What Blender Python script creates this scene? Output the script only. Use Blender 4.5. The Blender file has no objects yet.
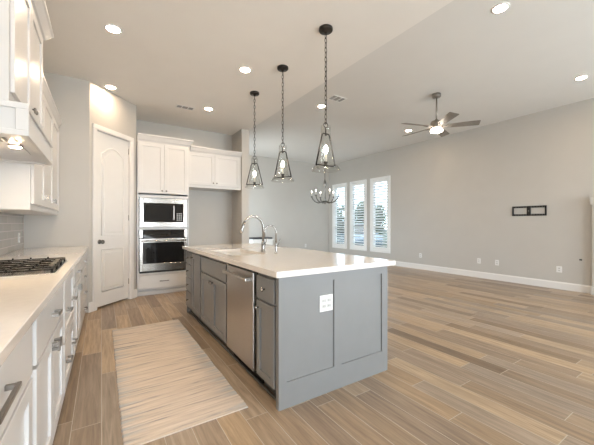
import bpy, bmesh, math, random
from mathutils import Vector, Matrix
random.seed(7)
SC = bpy.context.scene
COL = SC.collection
PI = math.pi

# ------------------------------------------------------------------ camera
cam_d = bpy.data.cameras.new('camera')
cam_d.sensor_width = 36.0
cam_d.lens = 304.0 * 36.0 / 594.0
cam_d.shift_y = 1.0 / 594.0
cam_d.clip_start = 0.02
cam = bpy.data.objects.new('camera', cam_d)
COL.objects.link(cam)
cam.location = (0, 0, 1.23)
cam.rotation_euler = (math.radians(90), 0, math.radians(-32.74))
SC.camera = cam

# ------------------------------------------------------------------ sky, exposure
SC.view_settings.view_transform = 'Standard'
SC.view_settings.look = 'None'
SC.view_settings.gamma = 1.0
SC.view_settings.use_curve_mapping = False
SC.view_settings.exposure = 0.08
SKY = 6.5            # overcast sky
CAN = 280.0           # recessed lights
w = bpy.data.worlds.new('sky'); SC.world = w; w.use_nodes = True
nt = w.node_tree
bg = nt.nodes['Background']; bg.inputs['Strength'].default_value = SKY
tc = nt.nodes.new('ShaderNodeTexCoord')
no = nt.nodes.new('ShaderNodeTexNoise'); no.inputs['Scale'].default_value = 2.5; no.inputs['Detail'].default_value = 5
cr = nt.nodes.new('ShaderNodeValToRGB')
cr.color_ramp.elements[0].position = .35; cr.color_ramp.elements[0].color = (.55, .76, 1, 1)
cr.color_ramp.elements[1].position = .65; cr.color_ramp.elements[1].color = (.82, .92, 1, 1)
nt.links.new(tc.outputs['Generated'], no.inputs['Vector'])
nt.links.new(no.outputs['Fac'], cr.inputs['Fac'])
nt.links.new(cr.outputs['Color'], bg.inputs['Color'])
try:
    SC.cycles.max_bounces = 12; SC.cycles.diffuse_bounces = 6; SC.cycles.transparent_max_bounces = 24
    SC.cycles.sample_clamp_indirect = 8
    SC.cycles.caustics_reflective = False; SC.cycles.caustics_refractive = False
except Exception:
    pass

def daylight(name, loc, rot, sx, sy, watts):
    d = bpy.data.lights.new(name, 'AREA'); d.shape = 'RECTANGLE'; d.size = sx; d.size_y = sy
    d.energy = watts; d.color = (.92, .96, 1.)
    o = bpy.data.objects.new(name, d); COL.objects.link(o); o.location = loc; o.rotation_euler = rot
# daylight entering by the three wide windows behind the camera
DAY = 275
for xa, xb in ((-.4, 1.3), (3.3, 4.9), (5.2, 6.8)):
    daylight('window_daylight', ((xa + xb) / 2, -3.40, 1.25), (math.radians(113), 0, 0), xb - xa, 2.3, DAY * (xb - xa) / 1.9)

daylight('window_daylight', (2.36, 7.85, 1.55), (math.radians(90), math.radians(0), math.radians(-90)), 1.8, 2.2, 85)  # added daylight lamp outside the made-up alcove window, brightens the dining area

def portal(name, loc, rot, sx, sy):
    d = bpy.data.lights.new(name, 'AREA'); d.shape = 'RECTANGLE'; d.size = sx; d.size_y = sy
    d.cycles.is_portal = True
    o = bpy.data.objects.new(name, d); COL.objects.link(o); o.location = loc; o.rotation_euler = rot
    return o

# ------------------------------------------------------------------ materials
def lin(c):
    return tuple(((x / 255) / 12.92 if x / 255 <= .04045 else ((x / 255 + .055) / 1.055) ** 2.4) for x in c)
def mat(name, col, rough=.5, metal=0., spec=.5, noise=0., nscale=8., bump=0., bscale=60., emit=None, estr=0., stretch=None, coat=0.):
    m = bpy.data.materials.new(name); m.use_nodes = True
    nt = m.node_tree; p = nt.nodes['Principled BSDF']
    p.inputs['Base Color'].default_value = (*col, 1)
    p.inputs['Roughness'].default_value = rough
    p.inputs['Metallic'].default_value = metal
    p.inputs['Specular IOR Level'].default_value = spec
    if coat: p.inputs['Coat Weight'].default_value = coat; p.inputs['Coat Roughness'].default_value = .05
    if emit:
        p.inputs['Emission Color'].default_value = (*emit, 1); p.inputs['Emission Strength'].default_value = estr
    if noise or bump:
        tc = nt.nodes.new('ShaderNodeTexCoord'); mp = nt.nodes.new('ShaderNodeMapping')
        if stretch: mp.inputs['Scale'].default_value = stretch
        nt.links.new(tc.outputs['Object'], mp.inputs['Vector'])
    if noise:
        n = nt.nodes.new('ShaderNodeTexNoise'); n.inputs['Scale'].default_value = nscale; n.inputs['Detail'].default_value = 4
        r = nt.nodes.new('ShaderNodeValToRGB')
        r.color_ramp.elements[0].position = .3; r.color_ramp.elements[1].position = .7
        r.color_ramp.elements[0].color = (*[c * (1 - noise) for c in col], 1)
        r.color_ramp.elements[1].color = (*[min(1, c * (1 + noise)) for c in col], 1)
        nt.links.new(mp.outputs['Vector'], n.inputs['Vector']); nt.links.new(n.outputs['Fac'], r.inputs['Fac'])
        nt.links.new(r.outputs['Color'], p.inputs['Base Color'])
    if bump:
        n = nt.nodes.new('ShaderNodeTexNoise'); n.inputs['Scale'].default_value = bscale; n.inputs['Detail'].default_value = 3
        b = nt.nodes.new('ShaderNodeBump'); b.inputs['Strength'].default_value = bump; b.inputs['Distance'].default_value = .003
        nt.links.new(mp.outputs['Vector'], n.inputs['Vector']); nt.links.new(n.outputs['Fac'], b.inputs['Height'])
        nt.links.new(b.outputs['Normal'], p.inputs['Normal'])
    return m

M = {}
M['wall'] = mat('wall_paint', (.495, .474, .442), .55, spec=.3, noise=.015, nscale=3, bump=.12, bscale=90)
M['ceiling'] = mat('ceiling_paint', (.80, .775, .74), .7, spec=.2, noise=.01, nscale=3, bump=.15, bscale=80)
M['ceiling_great'] = mat('great_room_ceiling_paint', (.70, .685, .66), .7, spec=.2, noise=.01, nscale=3, bump=.15, bscale=80)  # ceiling paint with shade mixed in, so the step to the kitchen shows
M['trim'] = mat('trim_paint', (.74, .72, .70), .35, noise=.01)
M['cab'] = mat('white_cabinet_paint', (.62, .61, .605), .3, noise=.01)
M['grey'] = mat('grey_cabinet_paint', (.20, .20, .20), .38, noise=.02)
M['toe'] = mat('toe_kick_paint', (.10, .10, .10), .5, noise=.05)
M['quartz'] = mat('white_quartz', (.74, .70, .665), .12, noise=.025, nscale=40, coat=.3)
M['steel'] = mat('brushed_steel', (.50, .47, .44), .34, 1., noise=.05, nscale=30, stretch=(1, 1, 40))
M['steelh'] = mat('brushed_steel_horizontal', (.40, .37, .34), .22, 1., noise=.05, nscale=30, stretch=(1, 1, 60))
M['platesteel'] = mat('polished_steel_plate', (.72, .69, .65), .2, 1., noise=.02)
M['nickel'] = mat('satin_nickel', (.27, .25, .23), .30, 1., noise=.02)
M['chrome'] = mat('chrome', (.34, .325, .31), .27, 1., noise=.02)
M['bronze'] = mat('dark_bronze', (.035, .030, .027), .4, .7, noise=.1)
M['pewter'] = mat('pewter', (.20, .19, .175), .35, .9, noise=.05)
M['black'] = mat('black_metal', (.012, .012, .012), .45, .2, noise=.1)
M['iron'] = mat('cast_iron', (.008, .008, .008), .7, 0., spec=.25, noise=.2)
M['bglass'] = mat('black_glass', (.008, .008, .009), .05, spec=.6, noise=.02, coat=.3)
M['dark'] = mat('dark_gap', (.01, .01, .01), .9, noise=.05)
M['plastic'] = mat('white_plastic', (.74, .735, .72), .35, noise=.01)
M['socket'] = mat('outlet_socket', (.56, .555, .54), .4, noise=.01)
M['ceramic'] = mat('white_sink', (.80, .79, .77), .12, noise=.01)
M['shutter'] = mat('shutter_white', (.80, .80, .79), .35, noise=.01)
M['mantel'] = mat('mantel_paint', (.58, .555, .515), .45, noise=.02)
M['fanmetal'] = mat('fan_metal', (.30, .27, .24), .38, .85, noise=.05)
M['blade'] = mat('fan_blade_wood', (.20, .175, .15), .45, noise=.2, nscale=10, stretch=(1, 8, 1))
M['fabric'] = mat('dark_cushion', (.05, .05, .055), .85, noise=.1, bump=.2)
M['ventslat'] = mat('vent_slat', (.30, .29, .275), .5, noise=.02)
M['ventdark'] = mat('duct_dark', (.03, .03, .03), .9, noise=.05)
M['hoodcream'] = mat('hood_liner', (.42, .40, .37), .3, .9, noise=.03)
WARM = (1., .75, .50)
M['can'] = mat('lamp_diffuser_warm', (.9, .85, .8), .5, emit=WARM, estr=CAN, noise=.01)
M['bulb'] = mat('lit_bulb', (1, .9, .8), .5, emit=(1, .85, .66), estr=90, noise=.01)
M['dimbulb'] = mat('small_lit_bulb', (1, .9, .8), .5, emit=(1, .88, .72), estr=14, noise=.01)
M['fanlamp'] = mat('fan_lamp_glass', (.9, .88, .85), .5, emit=(1, .86, .70), estr=25, noise=.01)
M['hoodlamp'] = mat('hood_lamp_glass', (.9, .88, .85), .5, emit=(1, .74, .45), estr=1300, noise=.01)
M['candle'] = mat('candle_sleeve', (.72, .68, .60), .5, noise=.02)
M['leaf'] = mat('leaf_green', (.018, .048, .012), .7, noise=.4, nscale=3)
M['bark'] = mat('bark', (.10, .075, .055), .9, noise=.3, nscale=12)
M['lawn'] = mat('lawn', (.022, .036, .014), .9, noise=.3, nscale=2)
M['siding'] = mat('grey_siding', (.06, .068, .078), .7, noise=.05, nscale=4)
M['roof'] = mat('roof_shingle', (.03, .03, .032), .9, noise=.2, nscale=12)
M['carpaint'] = mat('silver_car_paint', (.16, .19, .23), .2, .3, noise=.01, coat=.5)
M['tyre'] = mat('tyre', (.015, .015, .015), .8, noise=.1)

def glass_mat(name, tint, gloss):
    m = bpy.data.materials.new(name); m.use_nodes = True; nt = m.node_tree
    nt.nodes.remove(nt.nodes['Principled BSDF'])
    out = nt.nodes['Material Output']
    t = nt.nodes.new('ShaderNodeBsdfTransparent'); t.inputs[0].default_value = (*tint, 1)
    g = nt.nodes.new('ShaderNodeBsdfGlossy'); g.inputs['Roughness'].default_value = .02
    lw = nt.nodes.new('ShaderNodeLayerWeight'); lw.inputs['Blend'].default_value = .5
    pw = nt.nodes.new('ShaderNodeMath'); pw.operation = 'POWER'; pw.inputs[1].default_value = 3.0
    mu = nt.nodes.new('ShaderNodeMath'); mu.operation = 'MULTIPLY_ADD'; mu.inputs[1].default_value = gloss; mu.inputs[2].default_value = .04
    nt.links.new(lw.outputs['Facing'], pw.inputs[0])
    mx = nt.nodes.new('ShaderNodeMixShader')
    nt.links.new(pw.outputs[0], mu.inputs[0]); nt.links.new(mu.outputs[0], mx.inputs[0])
    nt.links.new(t.outputs[0], mx.inputs[1]); nt.links.new(g.outputs[0], mx.inputs[2])
    nt.links.new(mx.outputs[0], out.inputs['Surface'])
    return m
M['pane'] = glass_mat('window_glass', (.93, .95, .95), .8)
M['shade'] = glass_mat('clear_glass', (.96, .96, .95), .6)

def floor_mat():
    m = bpy.data.materials.new('wood_look_tile'); m.use_nodes = True; nt = m.node_tree; N = nt.nodes; L = nt.links
    p = N['Principled BSDF']
    tc = N.new('ShaderNodeTexCoord'); sp = N.new('ShaderNodeSeparateXYZ'); L.new(tc.outputs['Object'], sp.inputs[0])
    def math_(op, a, b=None):
        n = N.new('ShaderNodeMath'); n.operation = op
        for i, v in enumerate((a, b)):
            if v is None: continue
            if isinstance(v, (int, float)): n.inputs[i].default_value = v
            else: L.new(v, n.inputs[i])
        return n.outputs[0]
    PW, PL = .152, 1.22
    xr = math_('DIVIDE', sp.outputs['X'], PW); row = math_('FLOOR', xr); fx = math_('FRACT', xr)
    wn = N.new('ShaderNodeTexWhiteNoise'); wn.noise_dimensions = '1D'; L.new(row, wn.inputs['W'])
    yo = math_('ADD', math_('DIVIDE', sp.outputs['Y'], PL), wn.outputs['Value'])
    colm = math_('FLOOR', yo); fy = math_('FRACT', yo)
    cb = N.new('ShaderNodeCombineXYZ'); L.new(row, cb.inputs[0]); L.new(colm, cb.inputs[1])
    w2 = N.new('ShaderNodeTexWhiteNoise'); w2.noise_dimensions = '2D'; L.new(cb.outputs[0], w2.inputs['Vector'])
    ramp = N.new('ShaderNodeValToRGB'); e = ramp.color_ramp.elements
    cols = FLOORCOLS
    e[0].position = 0; e[0].color = (*cols[0], 1); e[1].position = 1; e[1].color = (*cols[-1], 1)
    for i in range(1, len(cols) - 1):
        k = e.new(i / (len(cols) - 1)); k.color = (*cols[i], 1)
    L.new(w2.outputs['Value'], ramp.inputs['Fac'])
    # grain
    g = N.new('ShaderNodeCombineXYZ')
    L.new(math_('ADD', math_('MULTIPLY', sp.outputs['X'], 24), math_('MULTIPLY', w2.outputs['Value'], 37)), g.inputs[0])
    L.new(math_('ADD', math_('MULTIPLY', sp.outputs['Y'], 1.3), math_('MULTIPLY', w2.outputs['Value'], 91)), g.inputs[1])
    n1 = N.new('ShaderNodeTexNoise'); n1.inputs['Scale'].default_value = 1.6; n1.inputs['Detail'].default_value = 7; n1.inputs['Roughness'].default_value = .65; n1.inputs['Distortion'].default_value = .6
    L.new(g.outputs[0], n1.inputs['Vector'])
    gr = N.new('ShaderNodeValToRGB'); gr.color_ramp.elements[0].position = .28; gr.color_ramp.elements[0].color = (.50, .47, .45, 1)
    gr.color_ramp.elements[1].position = .72; gr.color_ramp.elements[1].color = (1.26, 1.24, 1.22, 1)
    L.new(n1.outputs['Fac'], gr.inputs['Fac'])
    mx = N.new('ShaderNodeMix'); mx.data_type = 'RGBA'; mx.blend_type = 'MULTIPLY'; mx.inputs['Factor'].default_value = .85
    L.new(ramp.outputs['Color'], mx.inputs[6]); L.new(gr.outputs['Color'], mx.inputs[7])
    # grout
    gw = .0021
    ex = math_('LESS_THAN', math_('MINIMUM', fx, math_('SUBTRACT', 1, fx)), gw / PW)
    ey = math_('LESS_THAN', math_('MINIMUM', fy, math_('SUBTRACT', 1, fy)), gw / PL)
    ee = math_('MAXIMUM', ex, ey)
    m2 = N.new('ShaderNodeMix'); m2.data_type = 'RGBA'; L.new(ee, m2.inputs['Factor'])
    L.new(mx.outputs[2], m2.inputs[6]); m2.inputs[7].default_value = (*GROUT, 1)
    L.new(m2.outputs[2], p.inputs['Base Color'])
    p.inputs['Roughness'].default_value = .34
    p.inputs['Specular IOR Level'].default_value = .45
    b = N.new('ShaderNodeBump'); b.inputs['Strength'].default_value = .25; b.inputs['Distance'].default_value = .002
    L.new(math_('SUBTRACT', n1.outputs['Fac'], ee), b.inputs['Height']); L.new(b.outputs['Normal'], p.inputs['Normal'])
    return m
FLOORCOLS = [(.20, .145, .10), (.38, .275, .175), (.26, .20, .15), (.46, .35, .235), (.29, .24, .195), (.48, .36, .235), (.24, .18, .13), (.38, .31, .245)]
GROUT = (.44, .395, .33)
M['floor'] = floor_mat()

def tile_mat():
    m = bpy.data.materials.new('subway_tile'); m.use_nodes = True; nt = m.node_tree; p = nt.nodes['Principled BSDF']
    tc = nt.nodes.new('ShaderNodeTexCoord'); sp = nt.nodes.new('ShaderNodeSeparateXYZ'); cb = nt.nodes.new('ShaderNodeCombineXYZ')
    nt.links.new(tc.outputs['Object'], sp.inputs[0]); nt.links.new(sp.outputs['Y'], cb.inputs[0]); nt.links.new(sp.outputs['Z'], cb.inputs[1])
    b = nt.nodes.new('ShaderNodeTexBrick'); b.inputs['Scale'].default_value = 1
    b.inputs['Brick Width'].default_value = .33; b.inputs['Row Height'].default_value = .082; b.inputs['Mortar Size'].default_value = .004
    b.inputs['Color1'].default_value = (.34, .325, .315, 1); b.inputs['Color2'].default_value = (.40, .385, .37, 1); b.inputs['Mortar'].default_value = (.50, .47, .45, 1)
    nt.links.new(cb.outputs[0], b.inputs['Vector']); nt.links.new(b.outputs['Color'], p.inputs['Base Color'])
    p.inputs['Roughness'].default_value = .15
    return m
M['tile'] = tile_mat()

def rug_mat():
    m = bpy.data.materials.new('woven_cotton'); m.use_nodes = True; nt = m.node_tree; N = nt.nodes; L = nt.links; p = N['Principled BSDF']
    tc = N.new('ShaderNodeTexCoord'); mp = N.new('ShaderNodeMapping'); mp.inputs['Scale'].default_value = (2.2, 42, 1)
    L.new(tc.outputs['Object'], mp.inputs['Vector'])
    n = N.new('ShaderNodeTexNoise'); n.inputs['Scale'].default_value = 1; n.inputs['Detail'].default_value = 3; n.inputs['Roughness'].default_value = .6
    L.new(mp.outputs[0], n.inputs['Vector'])
    r = N.new('ShaderNodeValToRGB'); e = r.color_ramp.elements
    e[0].position = .34; e[0].color = (.29, .28, .28, 1); e[1].position = .66; e[1].color = (.62, .545, .475, 1)
    k = e.new(.41); k.color = (.48, .42, .365, 1); k = e.new(.52); k.color = (.56, .48, .41, 1)
    L.new(n.outputs['Fac'], r.inputs['Fac'])
    # bluish grey yarn ends near both long edges
    sp = N.new('ShaderNodeSeparateXYZ'); L.new(tc.outputs['Object'], sp.inputs[0])
    a = N.new('ShaderNodeMath'); a.operation = 'ABSOLUTE'; L.new(sp.outputs['X'], a.inputs[0])
    g = N.new('ShaderNodeMapRange'); g.inputs['From Min'].default_value = .20; g.inputs['From Max'].default_value = .36
    L.new(a.outputs[0], g.inputs['Value'])
    mp2 = N.new('ShaderNodeMapping'); mp2.inputs['Scale'].default_value = (1.2, 26, 1); mp2.inputs['Location'].default_value = (4, 9, 2)
    L.new(tc.outputs['Object'], mp2.inputs['Vector'])
    n2 = N.new('ShaderNodeTexNoise'); n2.inputs['Scale'].default_value = 1; n2.inputs['Detail'].default_value = 2; L.new(mp2.outputs[0], n2.inputs['Vector'])
    g2 = N.new('ShaderNodeMapRange'); g2.inputs['From Min'].default_value = .48; g2.inputs['From Max'].default_value = .60; L.new(n2.outputs['Fac'], g2.inputs['Value'])
    mu = N.new('ShaderNodeMath'); mu.operation = 'MULTIPLY'; L.new(g.outputs[0], mu.inputs[0]); L.new(g2.outputs[0], mu.inputs[1])
    mx = N.new('ShaderNodeMix'); mx.data_type = 'RGBA'; L.new(mu.outputs[0], mx.inputs['Factor'])
    L.new(r.outputs['Color'], mx.inputs[6]); mx.inputs[7].default_value = (.40, .41, .42, 1)
    L.new(mx.outputs[2], p.inputs['Base Color'])
    p.inputs['Roughness'].default_value = .95; p.inputs['Specular IOR Level'].default_value = .1
    b = N.new('ShaderNodeBump'); b.inputs['Strength'].default_value = .6; b.inputs['Distance'].default_value = .006
    L.new(n.outputs['Fac'], b.inputs['Height']); L.new(b.outputs['Normal'], p.inputs['Normal'])
    return m
M['rug'] = rug_mat()

# ------------------------------------------------------------------ mesh helpers
class Fr:
    """local frame: u along a face, v up, n out of the face"""
    def __init__(s, o, u, n):
        s.o = Vector(o); s.u = Vector(u).normalized(); s.n = Vector(n).normalized(); s.v = Vector((0, 0, 1))
    def P(s, u, v, n): return s.o + s.u * u + s.v * v + s.n * n

class MB:
    def __init__(s): s.bm = bmesh.new()
    def _hull(s, pts, bevel=0, seg=1):
        b = bmesh.new(); vs = [b.verts.new(p) for p in pts]
        for f in ((0, 1, 3, 2), (4, 6, 7, 5), (0, 4, 5, 1), (2, 3, 7, 6), (0, 2, 6, 4), (1, 5, 7, 3)):
            b.faces.new([vs[i] for i in f])
        bmesh.ops.recalc_face_normals(b, faces=b.faces)
        if bevel > 0: bmesh.ops.bevel(b, geom=b.edges[:], offset=bevel, segments=seg, affect='EDGES', profile=.6)
        s.merge(b)
    def merge(s, b):
        mp = {v: s.bm.verts.new(v.co) for v in b.verts}
        for f in b.faces:
            try:
                nf = s.bm.faces.new([mp[v] for v in f.verts]); nf.smooth = f.smooth
            except ValueError: pass
        b.free()
    def box(s, x0, x1, y0, y1, z0, z1, bevel=0, seg=1):
        s._hull([(x, y, z) for x in (x0, x1) for y in (y0, y1) for z in (z0, z1)], bevel, seg); return s
    def fbox(s, F, u0, u1, v0, v1, n0, n1, bevel=0, seg=1):
        s._hull([F.P(u, v, n) for u in (u0, u1) for v in (v0, v1) for n in (n0, n1)], bevel, seg); return s
    def lathe(s, c, prof, seg=24, axis=(0, 0, 1), smooth=True, cap=True):
        c = Vector(c); q = Vector((0, 0, 1)).rotation_difference(Vector(axis).normalized())
        rings = []
        for r, z in prof:
            if r < 1e-6: rings.append([s.bm.verts.new(c + q @ Vector((0, 0, z)))])
            else: rings.append([s.bm.verts.new(c + q @ Vector((r * math.cos(2 * PI * k / seg), r * math.sin(2 * PI * k / seg), z))) for k in range(seg)])
        for a, b in zip(rings, rings[1:]):
            if len(a) == 1 and len(b) == 1: continue
            for k in range(seg):
                k2 = (k + 1) % seg
                if len(a) == 1: f = s.bm.faces.new([a[0], b[k], b[k2]])
                elif len(b) == 1: f = s.bm.faces.new([a[k], a[k2], b[0]])
                else: f = s.bm.faces.new([a[k], a[k2], b[k2], b[k]])
                f.smooth = smooth
        if cap:
            for r_ in (rings[0], rings[-1]):
                if len(r_) > 1: s.bm.faces.new(r_)
        return s
    def tube(s, pts, r, seg=8, closed=False, smooth=True):
        pts = [Vector(p) for p in pts]; n = len(pts); rs = r if isinstance(r, (list, tuple)) else [r] * n
        rings = []; up = None
        for i, p in enumerate(pts):
            a = pts[i - 1] if (i > 0 or closed) else p
            b = pts[(i + 1) % n] if (i < n - 1 or closed) else p
            t = (b - a).normalized()
            if up is None:
                up = Vector((0, 0, 1)) if abs(t.z) < .9 else Vector((1, 0, 0))
            x = up - t * up.dot(t)
            if x.length < 1e-4: x = Vector((0, 1, 0)) - t * t.y
            x.normalize(); y = t.cross(x); up = x
            rings.append([s.bm.verts.new(p + (x * math.cos(2 * PI * (k + .5) / seg) + y * math.sin(2 * PI * (k + .5) / seg)) * rs[i]) for k in range(seg)])
        prs = list(zip(rings, rings[1:]))
        if closed: prs.append((rings[-1], rings[0]))
        for a, b in prs:
            for k in range(seg):
                f = s.bm.faces.new([a[k], a[(k + 1) % seg], b[(k + 1) % seg], b[k]]); f.smooth = smooth
        if not closed:
            s.bm.faces.new(rings[0]); s.bm.faces.new(rings[-1])
        return s
    def prism(s, F, poly, n0, n1, bevel=0):
        b = bmesh.new()
        f = b.faces.new([b.verts.new(F.P(u, v, n0)) for u, v in poly])
        r = bmesh.ops.extrude_face_region(b, geom=[f])
        bmesh.ops.translate(b, verts=[x for x in r['geom'] if isinstance(x, bmesh.types.BMVert)], vec=F.n * (n1 - n0))
        bmesh.ops.recalc_face_normals(b, faces=b.faces)
        if bevel: bmesh.ops.bevel(b, geom=b.edges[:], offset=bevel, segments=1, affect='EDGES')
        s.merge(b); return s
    def sweep(s, path, prof):
        """profile (out, z) swept along an xy path with mitred corners; outward is to the right of travel"""
        pts = [Vector((p[0], p[1])) for p in path]; n = len(pts); offs = []
        for i in range(n):
            d0 = (pts[i] - pts[i - 1]).normalized() if i else None
            d1 = (pts[i + 1] - pts[i]).normalized() if i < n - 1 else None
            if d0 is None: d0 = d1
            if d1 is None: d1 = d0
            n0 = Vector((d0.y, -d0.x)); n1 = Vector((d1.y, -d1.x)); m = (n0 + n1).normalized()
            offs.append(m / max(.2, m.dot(n0)))
        rings = [[s.bm.verts.new((pts[i].x + offs[i].x * o, pts[i].y + offs[i].y * o, z)) for o, z in prof] for i in range(n)]
        k = len(prof)
        for a, b in zip(rings, rings[1:]):
            for j in range(k): s.bm.faces.new([a[j], a[(j + 1) % k], b[(j + 1) % k], b[j]])
        s.bm.faces.new(rings[0]); s.bm.faces.new(rings[-1]); return s
    def build(s, name, m, parent=None, loc=None):
        bmesh.ops.recalc_face_normals(s.bm, faces=s.bm.faces)
        me = bpy.data.meshes.new(name); 
        if loc is not None: bmesh.ops.translate(s.bm, verts=s.bm.verts, vec=-Vector(loc))
        elif parent is not None and 'at' in parent.keys(): bmesh.ops.translate(s.bm, verts=s.bm.verts, vec=-Vector(parent['at']))
        s.bm.to_mesh(me); s.bm.free(); me.materials.append(m)
        o = bpy.data.objects.new(name, me); COL.objects.link(o)
        if loc is not None: o.location = loc
        if parent is not None:
            o.parent = parent
            if 'at' in parent.keys(): o['at'] = list(parent['at'])
        return o

def tag(o, label=None, cat=None, group=None, kind=None):
    if label: o['label'] = label
    if cat: o['category'] = cat
    if group: o['group'] = group
    if kind: o['kind'] = kind
    return o
def thing(name, label, cat, loc, group=None, rz=0):
    o = bpy.data.objects.new(name, None); COL.objects.link(o); o.location = loc; o.rotation_euler = (0, 0, rz)
    o.empty_display_size = .1
    o['at'] = list(loc)                       # parts are modelled in place, then made relative to this point
    return tag(o, label, cat, group)
def local_thing(name, label, cat, loc, group=None, rz=0):
    o = thing(name, label, cat, loc, group, rz); o['at'] = [0, 0, 0]; return o
def copy_thing(o, loc, label, group=None, rz=None):
    c = o.copy(); COL.objects.link(c); c.location = loc; c['label'] = label
    if rz is not None: c.rotation_euler = (0, 0, rz)
    if group: c['group'] = group
    for ch in list(o.children):
        d = ch.copy(); COL.objects.link(d); d.parent = c
        for g in list(ch.children):
            e = g.copy(); COL.objects.link(e); e.parent = d
    return c
def struct(name, m, mb, parent=None):
    o = mb.build(name, m, parent)
    if parent is None: o['kind'] = 'structure'
    return o

# ------------------------------------------------------------------ room shell
ZK, ZG = 3.20, 3.42           # kitchen and great room ceiling heights
XL, XR, YF, YB = -.835, 7.22, 9.0, -2.8
T = .14
PA, PB = Vector((-.14, 5.09, 0)), Vector((.49, 5.73, 0))   # diagonal pantry wall
XE = 2.615                    # edge of the lower kitchen ceiling

o = struct('floor', M['floor'], MB().box(XL - .2, XR + .2, YB - .2, YF + .2, -.08, 0))
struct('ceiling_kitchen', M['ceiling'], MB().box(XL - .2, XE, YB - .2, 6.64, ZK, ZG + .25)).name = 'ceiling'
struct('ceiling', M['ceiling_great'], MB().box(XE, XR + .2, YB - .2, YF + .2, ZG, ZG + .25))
struct('wall_left', M['wall'], MB().box(XL - T, XL, YB, 5.09 + T, 0, ZK))
struct('wall_kitchen_end', M['wall'], MB().box(XL, -.14, 5.09, 5.09 + T, 0, ZK))
# diagonal pantry wall with the doorway
du = (PB - PA).normalized(); dn = Vector((du.y, -du.x, 0)); FD = Fr(PA, du, dn); LD = (PB - PA).length
D0, D1, DT = .112, .752, 2.565
mb = MB(); mb.fbox(FD, 0, D0, 0, ZK, -.12, 0).fbox(FD, D1, LD, 0, ZK, -.12, 0).fbox(FD, D0, D1, DT, ZK, -.12, 0)
struct('wall_pantry', M['wall'], mb)
struct('wall_pantry_return', M['wall'], MB().box(.36, .49, 5.75, 6.5, 0, ZK))
struct('wall_kitchen_back', M['wall'], MB().box(.36, 2.45, 6.5, 6.64, 0, ZK))
AY0, AY1 = 6.95, 8.75          # opening for an added, unseen window that brightens the dining area
struct('wall_alcove', M['wall'], MB().box(2.45, XE, 5.93, AY0, 0, ZK).box(2.45, XE, AY1, YF + T, 0, ZK).box(2.45, XE, AY0, AY1, 0, .45).box(2.45, XE, AY0, AY1, 2.7, ZK).box(2.45, XE, 6.64, YF + T, ZK, ZG))
fm = MB(); ta = .05
fm.box(2.50, 2.56, AY0, AY0 + ta, .45, 2.7, .003).box(2.50, 2.56, AY1 - ta, AY1, .45, 2.7, .003).box(2.50, 2.56, AY0 + ta, AY1 - ta, .45, .45 + ta, .003).box(2.50, 2.56, AY0 + ta, AY1 - ta, 2.7 - ta, 2.7, .003).box(2.50, 2.56, 7.82, 7.88, .45 + ta, 2.7 - ta, .003)
wa = struct('window_7', M['shutter'], fm)  # added window out of view, only there to let in extra daylight
MB().box(2.527, 2.533, AY0 + ta, 7.82, .45 + ta, 2.7 - ta).box(2.527, 2.533, 7.88, AY1 - ta, .45 + ta, 2.7 - ta).build('pane', M['pane'], wa)
struct('wall_far', M['wall'], MB().box(XE, XR, YF, YF + T, 0, ZG))
struct('wall_pantry_back', M['wall'], MB().box(XL - T, .36, 6.5, 6.64, 0, ZK))
struct('wall_pantry_left', M['wall'], MB().box(XL - T, XL, 5.09 + T, 6.5, 0, ZK))
# right wall with three window openings
WZ0, WZ1 = .40, 2.60
WY = [(8.06, 8.72), (7.115, 7.775), (6.155, 6.83)]
mb = MB(); WT = .16
ys = [YB] + [v for a, b in reversed(WY) for v in (a, b)] + [YF + T]
for a, b in zip(ys[::2], ys[1::2]): mb.box(XR, XR + WT, a, b, 0, ZG)
for a, b in WY: mb.box(XR, XR + WT, a, b, 0, WZ0).box(XR, XR + WT, a, b, WZ1, ZG)
struct('wall_right', M['wall'], mb)
# back wall (behind the camera) with three wide windows
BW = [(-.4, 1.3), (3.3, 4.9), (5.2, 6.8)]; BZ0, BZ1 = .25, 2.55
mb = MB(); xs = [XL - T] + [v for a in BW for v in a] + [XR + WT]
for a, b in zip(xs[::2], xs[1::2]): mb.box(a, b, YB - .16, YB, 0, ZG)
for a, b in BW: mb.box(a, b, YB - .16, YB, 0, BZ0).box(a, b, YB - .16, YB, BZ1, ZG)
struct('wall_back', M['wall'], mb)

# windows
def window_x(n, y0, y1):
    f = MB(); x0, x1 = XR + .075, XR + .13; t = .035
    f.box(x0, x1, y0, y0 + t, WZ0, WZ1, .003).box(x0, x1, y1 - t, y1, WZ0, WZ1, .003)
    f.box(x0, x1, y0 + t, y1 - t, WZ0, WZ0 + t, .003).box(x0, x1, y0 + t, y1 - t, WZ1 - t, WZ1, .003)
    f.box(x0, x1, y0 + t, y1 - t, 1.09, 1.15, .003)
    o = struct('window_%d' % n, M['shutter'], f)
    MB().box(XR + .10, XR + .106, y0 + t, y1 - t, WZ0 + t, 1.09).box(XR + .10, XR + .106, y0 + t, y1 - t, 1.15, WZ1 - t).build('pane', M['pane'], o)
    portal('window_portal', (XR + .15, (y0 + y1) / 2, (WZ0 + WZ1) / 2), (0, math.radians(90), 0), WZ1 - WZ0, y1 - y0)
for i, (a, b) in enumerate(WY): window_x(i + 1, a, b)
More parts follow.
